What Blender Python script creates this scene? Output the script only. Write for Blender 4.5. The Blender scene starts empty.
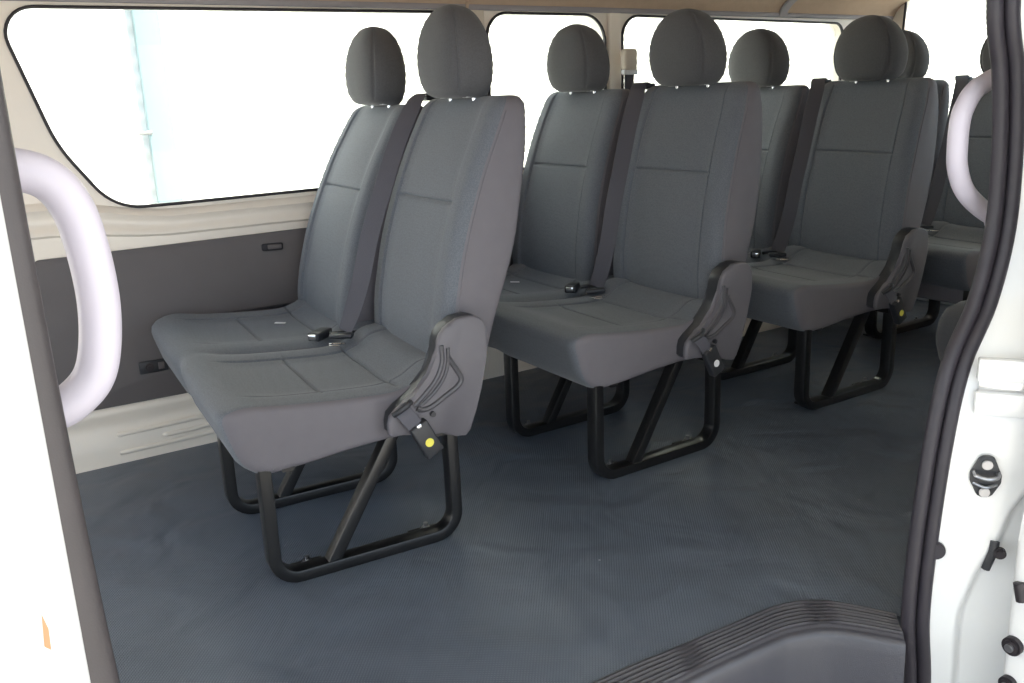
import bpy, bmesh, math
from math import sin, cos, pi, radians, sqrt, exp
from mathutils import Vector, Matrix

scene = bpy.context.scene
C = scene.collection

# ------------------------------------------------------------ materials
def nodemat(name):
    m = bpy.data.materials.new(name); m.use_nodes = True
    nt = m.node_tree
    return m, nt, nt.nodes['Principled BSDF']

def texco(nt, scale=None, rot=None):
    tc = nt.nodes.new('ShaderNodeTexCoord')
    mp = nt.nodes.new('ShaderNodeMapping')
    nt.links.new(tc.outputs['Object'], mp.inputs['Vector'])
    if scale: mp.inputs['Scale'].default_value = scale
    if rot: mp.inputs['Rotation'].default_value = rot
    return mp

def mat(name, col, rough=0.5, metal=0.0, spec=0.5, noise=0.0, nscale=30, bump=0.0, bscale=300, coat=0.0, sheen=0.0):
    m, nt, b = nodemat(name)
    b.inputs['Base Color'].default_value = (*col, 1)
    b.inputs['Roughness'].default_value = rough
    b.inputs['Metallic'].default_value = metal
    b.inputs['Specular IOR Level'].default_value = spec
    if coat: b.inputs['Coat Weight'].default_value = coat; b.inputs['Coat Roughness'].default_value = 0.08
    if sheen:
        b.inputs['Sheen Weight'].default_value = sheen; b.inputs['Sheen Roughness'].default_value = 0.5
    mp = texco(nt)
    n = nt.nodes.new('ShaderNodeTexNoise'); n.inputs['Scale'].default_value = nscale; n.inputs['Detail'].default_value = 4
    nt.links.new(mp.outputs[0], n.inputs['Vector'])
    if noise:
        r = nt.nodes.new('ShaderNodeMix'); r.data_type = 'RGBA'
        r.inputs[6].default_value = (*[c * (1 - noise) for c in col], 1)
        r.inputs[7].default_value = (*[min(1, c * (1 + noise)) for c in col], 1)
        nt.links.new(n.outputs['Fac'], r.inputs[0]); nt.links.new(r.outputs[2], b.inputs['Base Color'])
    if bump:
        n2 = nt.nodes.new('ShaderNodeTexNoise'); n2.inputs['Scale'].default_value = bscale; n2.inputs['Detail'].default_value = 2
        nt.links.new(mp.outputs[0], n2.inputs['Vector'])
        bp = nt.nodes.new('ShaderNodeBump'); bp.inputs['Strength'].default_value = bump; bp.inputs['Distance'].default_value = 0.002
        nt.links.new(n2.outputs['Fac'], bp.inputs['Height']); nt.links.new(bp.outputs[0], b.inputs['Normal'])
    return m

def fabric(name, col, pitch=0.0026, contrast=0.16, rough=0.85, spec=0.25, sheen=0.15):
    """woven seat cloth: small dots in rows"""
    m, nt, b = nodemat(name)
    b.inputs['Roughness'].default_value = rough
    b.inputs['Specular IOR Level'].default_value = spec
    b.inputs['Sheen Weight'].default_value = sheen
    k = 1.0 / pitch
    mp = texco(nt, (k, k, k), (0, 0, 0))
    v = nt.nodes.new('ShaderNodeTexVoronoi'); v.inputs['Scale'].default_value = 1.0; v.inputs['Randomness'].default_value = 0.8
    nt.links.new(mp.outputs[0], v.inputs['Vector'])
    mr = nt.nodes.new('ShaderNodeMapRange')
    mr.inputs['From Min'].default_value = 0.15; mr.inputs['From Max'].default_value = 0.65
    nt.links.new(v.outputs['Distance'], mr.inputs['Value'])
    mix = nt.nodes.new('ShaderNodeMix'); mix.data_type = 'RGBA'
    mix.inputs[6].default_value = (*[min(1, c * (1 + contrast)) for c in col], 1)
    mix.inputs[7].default_value = (*[c * (1 - contrast) for c in col], 1)
    nt.links.new(mr.outputs[0], mix.inputs[0]); nt.links.new(mix.outputs[2], b.inputs['Base Color'])
    bp = nt.nodes.new('ShaderNodeBump'); bp.inputs['Strength'].default_value = 0.12; bp.inputs['Distance'].default_value = 0.0006
    bp.invert = True
    nt.links.new(v.outputs['Distance'], bp.inputs['Height']); nt.links.new(bp.outputs[0], b.inputs['Normal'])
    return m

M = {}
M['cloth'] = fabric('seat cloth', (0.138, 0.150, 0.172))
M['cloth_head'] = fabric('headrest cloth', (0.084, 0.084, 0.090), contrast=0.12)
M['vinyl'] = mat('seat side vinyl', (0.150, 0.140, 0.156), 0.62, spec=0.35, noise=0.06, bump=0.25, bscale=900)
M['plastic'] = mat('recliner plastic', (0.135, 0.127, 0.142), 0.48, spec=0.4, noise=0.05, bump=0.2, bscale=1200)
M['plastic_dark'] = mat('dark plastic', (0.030, 0.031, 0.036), 0.42, spec=0.45, bump=0.1, bscale=800)
M['plastic_mid'] = mat('rib plastic', (0.075, 0.072, 0.080), 0.40, spec=0.5, bump=0.05, bscale=800)
M['frame'] = mat('frame paint', (0.009, 0.009, 0.010), 0.30, spec=0.55, bump=0.06, bscale=400)
M['belt'] = mat('belt webbing', (0.092, 0.090, 0.108), 0.6, spec=0.35, bump=0.5, bscale=700)
M['chrome'] = mat('chrome', (0.75, 0.75, 0.76), 0.18, metal=1.0, bump=0.02)
M['bolt'] = mat('zinc bolt', (0.42, 0.42, 0.44), 0.35, metal=1.0, noise=0.2)
M['white_plastic'] = mat('white plastic', (0.86, 0.86, 0.88), 0.4, noise=0.02)
M['yellow'] = mat('yellow sticker', (0.80, 0.72, 0.10), 0.5, noise=0.05, nscale=200)
M['body'] = mat('white body paint', (0.80, 0.80, 0.80), 0.22, spec=0.5, coat=0.6, noise=0.02, nscale=4)
M['inner'] = mat('interior painted metal', (0.88, 0.80, 0.70), 0.35, spec=0.5, noise=0.025, nscale=6, coat=0.2)
M['headliner'] = mat('headliner', (0.46, 0.345, 0.26), 0.9, spec=0.1, noise=0.08, nscale=40, bump=0.3, bscale=500)
M['roofrail'] = mat('roof rail trim', (0.28, 0.26, 0.275), 0.6, noise=0.05)
M['panel'] = mat('side trim panel', (0.125, 0.112, 0.112), 0.6, spec=0.35, noise=0.08, nscale=12, bump=0.3, bscale=900)
M['rubber'] = mat('seal rubber', (0.032, 0.028, 0.036), 0.45, spec=0.4, noise=0.12, nscale=25, bump=0.1, bscale=500)
M['rubber_grey'] = mat('front seal rubber', (0.058, 0.050, 0.053), 0.5, noise=0.15, nscale=18, bump=0.1, bscale=500)
M['rubber_dark'] = mat('window rubber', (0.018, 0.014, 0.018), 0.5, noise=0.1)
M['handle'] = mat('grab handle plastic', (0.56, 0.52, 0.60), 0.42, spec=0.45, noise=0.03, nscale=20, bump=0.05, bscale=900)
M['step'] = mat('step plastic', (0.060, 0.060, 0.074), 0.30, spec=0.5, noise=0.06, nscale=15, bump=0.3, bscale=700)
M['asphalt'] = mat('outdoor concrete', (0.42, 0.41, 0.39), 0.9, noise=0.15, nscale=8, bump=0.4, bscale=60)
M['postpaint'] = mat('pale blue post', (0.17, 0.245, 0.265), 0.4, noise=0.05, nscale=3)
M['orange'] = mat('orange sticker', (0.62, 0.26, 0.13), 0.4, noise=0.1)
M['beige'] = mat('beige plastic', (0.62, 0.55, 0.46), 0.5, noise=0.04)

def ribbed(name, col, pitch, axis='Z', rough=0.5):
    m, nt, b = nodemat(name)
    b.inputs['Roughness'].default_value = rough
    mp = texco(nt)
    w = nt.nodes.new('ShaderNodeTexWave'); w.wave_type = 'BANDS'; w.bands_direction = axis; w.wave_profile = 'SIN'
    w.inputs['Scale'].default_value = 0.314 / pitch
    nt.links.new(mp.outputs[0], w.inputs['Vector'])
    mix = nt.nodes.new('ShaderNodeMix'); mix.data_type = 'RGBA'
    mix.inputs[6].default_value = (*[c * 0.82 for c in col], 1); mix.inputs[7].default_value = (*col, 1)
    nt.links.new(w.outputs['Fac'], mix.inputs[0]); nt.links.new(mix.outputs[2], b.inputs['Base Color'])
    bp = nt.nodes.new('ShaderNodeBump'); bp.inputs['Strength'].default_value = 0.5; bp.inputs['Distance'].default_value = 0.01
    nt.links.new(w.outputs['Fac'], bp.inputs['Height']); nt.links.new(bp.outputs[0], b.inputs['Normal'])
    return m
M['shutter'] = ribbed('ribbed roller door', (0.84, 0.84, 0.78), 0.05)
M['cladding'] = ribbed('ribbed cladding', (0.82, 0.84, 0.84), 0.09)

def floor_mat():
    m, nt, b = nodemat('floor vinyl')
    b.inputs['Specular IOR Level'].default_value = 0.5
    mp = texco(nt)
    # colour: blue grey, mottled by dust and scuffs
    n = nt.nodes.new('ShaderNodeTexNoise'); n.inputs['Scale'].default_value = 3.2; n.inputs['Detail'].default_value = 6; n.inputs['Roughness'].default_value = 0.6
    nt.links.new(mp.outputs[0], n.inputs['Vector'])
    cr = nt.nodes.new('ShaderNodeValToRGB')
    cr.color_ramp.elements[0].position = 0.3; cr.color_ramp.elements[0].color = (0.082, 0.100, 0.134, 1)
    cr.color_ramp.elements[1].position = 0.72; cr.color_ramp.elements[1].color = (0.118, 0.142, 0.184, 1)
    nt.links.new(n.outputs['Fac'], cr.inputs[0])
    # sparse pale specks
    v = nt.nodes.new('ShaderNodeTexVoronoi'); v.inputs['Scale'].default_value = 7.0
    nt.links.new(mp.outputs[0], v.inputs['Vector'])
    lt = nt.nodes.new('ShaderNodeMath'); lt.operation = 'LESS_THAN'; lt.inputs[1].default_value = 0.018
    nt.links.new(v.outputs['Distance'], lt.inputs[0])
    mix = nt.nodes.new('ShaderNodeMix'); mix.data_type = 'RGBA'; mix.inputs[7].default_value = (0.45, 0.47, 0.5, 1)
    nt.links.new(lt.outputs[0], mix.inputs[0]); nt.links.new(cr.outputs[0], mix.inputs[6])
    nt.links.new(mix.outputs[2], b.inputs['Base Color'])
    # fine diagonal weave
    hs = []
    for ang in (radians(38), radians(-52)):
        mp2 = texco(nt, None, (0, 0, ang))
        w = nt.nodes.new('ShaderNodeTexWave'); w.bands_direction = 'X'
        w.inputs['Scale'].default_value = 0.314 / 0.0052
        nt.links.new(mp2.outputs[0], w.inputs['Vector']); hs.append(w)
    mul = nt.nodes.new('ShaderNodeMath'); mul.operation = 'MULTIPLY'
    nt.links.new(hs[0].outputs['Fac'], mul.inputs[0]); nt.links.new(hs[1].outputs['Fac'], mul.inputs[1])
    bp = nt.nodes.new('ShaderNodeBump'); bp.inputs['Strength'].default_value = 0.55; bp.inputs['Distance'].default_value = 0.0012
    nt.links.new(mul.outputs[0], bp.inputs['Height'])
    nw = nt.nodes.new('ShaderNodeTexNoise'); nw.inputs['Scale'].default_value = 5.5; nw.inputs['Detail'].default_value = 1.5; nw.inputs['Distortion'].default_value = 0.8
    nt.links.new(mp.outputs[0], nw.inputs['Vector'])
    bp2 = nt.nodes.new('ShaderNodeBump'); bp2.inputs['Strength'].default_value = 0.5; bp2.inputs['Distance'].default_value = 0.03
    nt.links.new(nw.outputs['Fac'], bp2.inputs['Height']); nt.links.new(bp.outputs[0], bp2.inputs['Normal'])
    nt.links.new(bp2.outputs[0], b.inputs['Normal'])
    rr = nt.nodes.new('ShaderNodeMapRange'); rr.inputs['To Min'].default_value = 0.26; rr.inputs['To Max'].default_value = 0.42
    nt.links.new(n.outputs['Fac'], rr.inputs['Value']); nt.links.new(rr.outputs[0], b.inputs['Roughness'])
    return m
M['floor'] = floor_mat()

def glass_mat():
    m = bpy.data.materials.new('window glass'); m.use_nodes = True
    nt = m.node_tree; nt.nodes.clear()
    out = nt.nodes.new('ShaderNodeOutputMaterial')
    tr = nt.nodes.new('ShaderNodeBsdfTransparent'); tr.inputs[0].default_value = (0.93, 0.96, 0.95, 1)
    gl = nt.nodes.new('ShaderNodeBsdfGlossy'); gl.inputs['Roughness'].default_value = 0.02
    lw = nt.nodes.new('ShaderNodeLayerWeight'); lw.inputs[0].default_value = 0.5
    pw = nt.nodes.new('ShaderNodeMath'); pw.operation = 'POWER'; pw.inputs[1].default_value = 5.0
    nt.links.new(lw.outputs['Facing'], pw.inputs[0])
    fr = nt.nodes.new('ShaderNodeMapRange'); fr.inputs['To Min'].default_value = 0.03; fr.inputs['To Max'].default_value = 0.55
    nt.links.new(pw.outputs[0], fr.inputs['Value'])
    mx = nt.nodes.new('ShaderNodeMixShader')
    nt.links.new(fr.outputs[0], mx.inputs[0]); nt.links.new(tr.outputs[0], mx.inputs[1]); nt.links.new(gl.outputs[0], mx.inputs[2])
    nt.links.new(mx.outputs[0], out.inputs[0])
    return m
M['glass'] = glass_mat()

# ------------------------------------------------------------ helpers
def obj(name, bm, material, parent=None, smooth=True, loc=None, angle=40):
    bmesh.ops.recalc_face_normals(bm, faces=bm.faces)
    me = bpy.data.meshes.new(name); bm.to_mesh(me); bm.free()
    mats = material if isinstance(material, (list, tuple)) else [material]
    for x in mats: me.materials.append(x)
    o = bpy.data.objects.new(name, me); C.objects.link(o)
    if smooth:
        me.shade_smooth()
        me.set_sharp_from_angle(angle=radians(angle))
    if parent: o.parent = parent
    if loc: o.location = loc
    return o

def tag(o, label=None, cat=None, group=None, kind=None):
    if label: o['label'] = label
    if cat: o['category'] = cat
    if group: o['group'] = group
    if kind: o['kind'] = kind
    return o

def struct(o, label=None, cat=None):
    o['kind'] = 'structure'
    if label: o['label'] = label
    if cat: o['category'] = cat
    return o

def thing(name, label, cat, loc=(0, 0, 0), rz=0, group=None):
    o = bpy.data.objects.new(name, None); C.objects.link(o)
    o.location = loc; o.rotation_euler = (0, 0, rz); o.empty_display_size = 0.1
    return tag(o, label, cat, group)

def copy_tree(o, parent=None):
    c = o.copy(); C.objects.link(c); c.parent = parent; c.matrix_parent_inverse = o.matrix_parent_inverse.copy()
    for ch in list(o.children): copy_tree(ch, c)
    return c

def loft(bm, rings, closed=True, cap=True, mat_fn=None, flatcap=None):
    vs = [[bm.verts.new(p) for p in r] for r in rings]
    n = len(rings[0])
    for i in range(len(vs) - 1):
        for j in range(n if closed else n - 1):
            f = bm.faces.new((vs[i][j], vs[i][(j + 1) % n], vs[i + 1][(j + 1) % n], vs[i + 1][j]))
            if mat_fn: f.material_index = mat_fn(i, j)
    if cap:
        for r in (vs[0], vs[-1]):
            if flatcap is not None:
                f = bm.faces.new(r); f.material_index = flatcap; f.smooth = False
                continue
            c = bm.verts.new(sum((v.co for v in r), Vector()) / n)
            for j in range(n): bm.faces.new((r[j], r[(j + 1) % n], c))
    return vs

def box(bm, c, s, bev=0.0, seg=2, rot=None, mi=0):
    g = bmesh.ops.create_cube(bm, size=1.0)
    vs = g['verts']
    bmesh.ops.scale(bm, vec=s, verts=vs)
    if bev:
        es = list({e for v in vs for e in v.link_edges})
        r = bmesh.ops.bevel(bm, geom=es, offset=bev, segments=seg, affect='EDGES', profile=0.5)
        vs = list({v for f in r['faces'] for v in f.verts} | {v for v in vs if v.is_valid})
    if rot: bmesh.ops.rotate(bm, cent=(0, 0, 0), matrix=rot, verts=vs)
    bmesh.ops.translate(bm, vec=c, verts=vs)
    if mi:
        for f in {f for v in vs for f in v.link_faces}: f.material_index = mi
    return vs

def cyl(bm, c, r, h, axis='Z', seg=20, r2=None, bev=0.0):
    g = bmesh.ops.create_cone(bm, cap_ends=True, segments=seg, radius1=r, radius2=r if r2 is None else r2, depth=h)
    vs = g['verts']
    if bev:
        es = [e for e in {e for v in vs for e in v.link_edges} if len(e.link_faces) == 2 and any(len(f.verts) > 4 for f in e.link_faces)]
        rr = bmesh.ops.bevel(bm, geom=es, offset=bev, segments=2, affect='EDGES')
        vs = list({v for f in rr['faces'] for v in f.verts} | {v for v in vs if v.is_valid})
    if axis == 'X': bmesh.ops.rotate(bm, cent=(0, 0, 0), matrix=Matrix.Rotation(pi / 2, 3, 'Y'), verts=vs)
    if axis == 'Y': bmesh.ops.rotate(bm, cent=(0, 0, 0), matrix=Matrix.Rotation(pi / 2, 3, 'X'), verts=vs)
    bmesh.ops.translate(bm, vec=c, verts=vs)
    return vs

def prism(bm, pts, a, b, bev=0.0, plane='XZ', seg=3):
    """polygon pts extruded between a and b along the third axis, edges bevelled"""
    def P(p, h):
        return {'XZ': (p[0], h, p[1]), 'XY': (p[0], p[1], h), 'YZ': (h, p[0], p[1])}[plane]
    v0 = [bm.verts.new(P(p, a)) for p in pts]; v1 = [bm.verts.new(P(p, b)) for p in pts]
    n = len(pts)
    f0 = bm.faces.new(v0); f1 = bm.faces.new(v1[::-1])
    for i in range(n): bm.faces.new((v0[i], v1[i], v1[(i + 1) % n], v0[(i + 1) % n]))
    if bev:
        es = list(f0.edges) + list(f1.edges)
        bmesh.ops.bevel(bm, geom=es, offset=bev, segments=seg, affect='EDGES', profile=0.5)

def smooth_path(pts, n=8, closed=False):
    """Catmull-Rom"""
    P = [Vector(p) for p in pts]; out = []
    m = len(P)
    rng = range(m) if closed else range(m - 1)
    for i in rng:
        if closed: p0, p1, p2, p3 = P[(i - 1) % m], P[i], P[(i + 1) % m], P[(i + 2) % m]
        else:
            p1, p2 = P[i], P[i + 1]
            p0 = P[i - 1] if i > 0 else p1 * 2 - p2
            p3 = P[i + 2] if i + 2 < m else p2 * 2 - p1
        for k in range(n):
            t = k / n
            out.append(0.5 * ((2 * p1) + (p2 - p0) * t + (2 * p0 - 5 * p1 + 4 * p2 - p3) * t * t + (3 * p1 - p0 - 3 * p2 + p3) * t ** 3))
    if not closed: out.append(P[-1])
    return out

def sweep(bm, path, section, side=None, closed=False, cap=True):
    """section: list of (a,b) in (side, normal) axes. side: fixed vector, or function(i)"""
    path = [Vector(p) for p in path]; rings = []
    n = len(path)
    for i, p in enumerate(path):
        a = path[(i - 1) % n] if (i > 0 or closed) else p
        b = path[(i + 1) % n] if (i < n - 1 or closed) else p
        t = (b - a).normalized()
        s = side(i) if callable(side) else Vector(side)
        s = (s - t * s.dot(t)).normalized()
        nn = t.cross(s)
        rings.append([p + s * u + nn * v for u, v in section])
    if closed: rings.append(rings[0])
    if closed:
        vs = [[bm.verts.new(q) for q in r] for r in rings[:-1]]; vs.append(vs[0])
        m = len(section)
        for i in range(len(vs) - 1):
            for j in range(m):
                bm.faces.new((vs[i][j], vs[i][(j + 1) % m], vs[i + 1][(j + 1) % m], vs[i + 1][j]))
    else: loft(bm, rings, True, cap)

def circ(r, n=14, ry=None):
    ry = ry or r
    return [(r * cos(2 * pi * k / n), ry * sin(2 * pi * k / n)) for k in range(n)]

def rrect(w, h, r, k=3):
    out = []
    for cx, cy, a0 in ((w / 2 - r, h / 2 - r, 0), (-w / 2 + r, h / 2 - r, 90), (-w / 2 + r, -h / 2 + r, 180), (w / 2 - r, -h / 2 + r, 270)):
        for i in range(k + 1):
            a = radians(a0 + 90 * i / k); out.append((cx + r * cos(a), cy + r * sin(a)))
    return out

def interp(tab, x):
    if x <= tab[0][0]: return tab[0][1]
    for (a, u), (b, v) in zip(tab, tab[1:]):
        if x <= b:
            t = (x - a) / (b - a); return u + (v - u) * t
    return tab[-1][1]

def sinterp(tab, x):
    """smooth interpolation (Catmull-Rom through a table)"""
    n = len(tab)
    if x <= tab[0][0]: return tab[0][1]
    if x >= tab[-1][0]: return tab[-1][1]
    for i in range(n - 1):
        if x <= tab[i + 1][0]:
            x1, y1 = tab[i]; x2, y2 = tab[i + 1]
            m1 = ((y2 - tab[i - 1][1]) / (x2 - tab[i - 1][0])) if i > 0 else (y2 - y1) / (x2 - x1)
            m2 = ((tab[i + 2][1] - y1) / (tab[i + 2][0] - x1)) if i + 2 < n else (y2 - y1) / (x2 - x1)
            h = x2 - x1; t = (x - x1) / h
            return (2*t**3 - 3*t*t + 1) * y1 + (t**3 - 2*t*t + t) * h * m1 + (-2*t**3 + 3*t*t) * y2 + (t**3 - t*t) * h * m2

def sstep(a, b, x):
    t = max(0, min(1, (x - a) / (b - a))); return t * t * (3 - 2 * t)

def groove(x, c, w=0.0032): return exp(-((x - c) / w) ** 2)

def samples(a, b, step, dense=(), dw=0.008, ds=0.002):
    """sorted sample positions from a to b, finer near every value in dense"""
    s = set()
    n = max(2, int(round((b - a) / step)))
    for i in range(n + 1): s.add(round(a + (b - a) * i / n, 5))
    for d in dense:
        k = int(dw / ds)
        for i in range(-k, k + 1):
            x = d + i * ds
            if a < x < b: s.add(round(x, 5))
    out = []
    for x in sorted(s):
        if not out or x - out[-1] > 0.0007: out.append(x)
    out[-1] = b
    return out

# ------------------------------------------------------------ seat parts
PIV = Vector((0.47, 0.0, 0.42))      # hinge of every backrest
XF = [(0.30, 0.440), (0.36, 0.430), (0.41, 0.424), (0.46, 0.427), (0.52, 0.436), (0.65, 0.468), (0.795, 0.524), (0.918, 0.590), (0.966, 0.620)]
XR = [(0.30, 0.505), (0.322, 0.512), (0.457, 0.552), (0.633, 0.622), (0.75, 0.652), (0.85, 0.676), (0.94, 0.691), (0.966, 0.696)]
CY = [(0.30, 0.0), (0.55, 0.012), (0.75, 0.024), (0.90, 0.044), (0.968, 0.056)]

def backrest_bm(cb, hb, ct, ht):
    """one upholstered backrest; centre/half width at the bottom and top"""
    bm = bmesh.new()
    z0, z1 = 0.315, 0.968
    seamz = 0.742; SU = 0.84
    zs = samples(z0, z1 - 0.028, 0.014, (seamz,))
    levels = [(z, 0.0) for z in zs]
    R = 0.028
    for k in range(1, 8):
        a = pi / 2 * k / 7
        levels.append((z1 - R + R * sin(a), R * (1 - cos(a)) * 1.02))
    rings = []
    side_idx = []
    NF = None
    for z, ins in levels:
        t = (z - z0) / (z1 - z0)
        tt = sstep(0.0, 1.0, t)
        cy = cb + (ct - cb) * sinterp(CY, z) / 0.056; hw = (hb + (ht - hb) * tt)
        # shoulders round off toward the top
        hw -= 0.008 * sstep(0.80, 1.0, t) ** 2
        hw -= ins
        xf = sinterp(XF, z) + ins; xr = sinterp(XR, z) - ins
        r = max(0.006, 0.034 - ins); rb = max(0.005, 0.022 - ins * 0.8)
        us = samples(-1, 1, 0.09, (-SU, SU), 0.04, 0.009)
        ring = []
        # front face from aisle side (y low) to window side
        for k in range(6):
            a = pi / 2 * k / 6
            ring.append(Vector((xf + r - r * sin(a), cy - hw + r - r * cos(a), z)))
        for u in us:
            y = cy + u * (hw - r)
            yy = abs(u) * (hw - r) / max(hb, 1e-3)
            d = 0.0
            inner = 1 - sstep(SU - 0.10, SU + 0.05, abs(u))
            d += 0.010 * inner
            d += 0.0055 * groove(u, SU, 0.016) + 0.0055 * groove(u, -SU, 0.016)
            d += inner * 0.0075 * groove(z, seamz, 0.0035)
            # upper and lower pads pillow out a little
            if z > seamz: pz = sin(pi * min(1, (z - seamz) / 0.20))
            else: pz = sin(pi * min(1, (seamz - z) / 0.36))
            d -= inner * 0.006 * max(0, pz) * (1 - (u / SU) ** 2 if abs(u) < SU else 0)
            d -= 0.003 * (1 - u * u)
            ring.append(Vector((xf + d * (1 - ins / R if ins < R else 0), y, z)))
        for k in range(1, 7):
            a = pi / 2 * k / 6
            ring.append(Vector((xf + r - r * cos(a), cy + hw - r + r * sin(a), z)))
        nf = len(ring)
        for f in (0.3, 0.55, 0.8):
            ring.append(Vector((xf + r + (xr - rb - xf - r) * f, cy + hw + 0.003 * sin(pi * f), z)))
        for k in range(5):
            a = pi / 2 * k / 4
            ring.append(Vector((xr - rb + rb * sin(a), cy + hw - rb + rb * cos(a), z)))
        for f in (0.2, 0.5, 0.8):
            ring.append(Vector((xr + 0.004 * sin(pi * f), cy + (hw - rb) * (1 - 2 * f), z)))
        for k in range(5):
            a = pi / 2 * k / 4
            ring.append(Vector((xr - rb + rb * cos(a), cy - hw + rb - rb * sin(a), z)))
        for f in (0.8, 0.55, 0.3):
            ring.append(Vector((xf + r + (xr - rb - xf - r) * f, cy - hw - 0.003 * sin(pi * f), z)))
        NF = nf
        rings.append([p - PIV for p in ring])
    n = len(rings[0])
    # front and its bolsters are cloth, the sides and back vinyl
    loft(bm, rings, True, True, lambda i, j: 0 if (1 <= j < NF - 2) else 1)
    return bm

def piping_bm(cb, hb, ct, ht, s):
    """raised seam piping running up the front-side edge of a backrest"""
    bm = bmesh.new(); pts = []
    z0, z1 = 0.315, 0.968
    for i in range(40):
        z = z0 + 0.08 + (0.935 - z0 - 0.08) * i / 39
        t = (z - z0) / (z1 - z0); tt = sstep(0, 1, t)
        cy = cb + (ct - cb) * sinterp(CY, z) / 0.056; hw = hb + (ht - hb) * tt - 0.008 * sstep(0.80, 1.0, t) ** 2
        pts.append(Vector((sinterp(XF, z) + 0.033, cy + s * (hw + 0.0003), z)) - PIV)
    sweep(bm, pts, circ(0.0022, 6), (1, 0, 0))
    return bm

HP = [(0.0, 0.58), (0.015, 0.67), (0.04, 0.765), (0.10, 0.875), (0.20, 0.955), (0.32, 0.995), (0.42, 1.0), (0.55, 0.96), (0.68, 0.875), (0.79, 0.755), (0.87, 0.625), (0.93, 0.48), (0.975, 0.30), (1.0, 0.12)]
def headrest_bm():
    bm = bmesh.new(); W, D, H = 0.127, 0.064, 0.103
    rings = []
    ts = [0.0, 0.015, 0.035, 0.06] + [0.10 + 0.80 * i / 30 for i in range(31)] + [0.92, 0.94, 0.96, 0.975, 0.988, 0.996, 1.0]
    for t0 in ts:
        k = sinterp(HP, t0); z = (2 * t0 - 1) * H
        w = W * k; kd = k ** 0.8
        ring = []
        nu = 140
        for j in range(nu):
            t = 2 * pi * j / nu
            ex = 0.72
            y = w * math.copysign(abs(cos(t)) ** ex, cos(t))
            df = D * kd * (1.10 if sin(t) < 0 else 0.92)
            x = df * math.copysign(abs(sin(t)) ** ex, sin(t))
            g = groove(abs(y) / max(w, 1e-4), 0.82, 0.026)
            x *= (1 - 0.11 * g * sstep(0, 0.1, t0) * (1 - sstep(0.93, 1, t0)))
            ring.append((x - 0.010 * (2 * t0 - 1), y, z))
        rings.append(ring)
    loft(bm, rings, True, True)
    return bm

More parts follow.
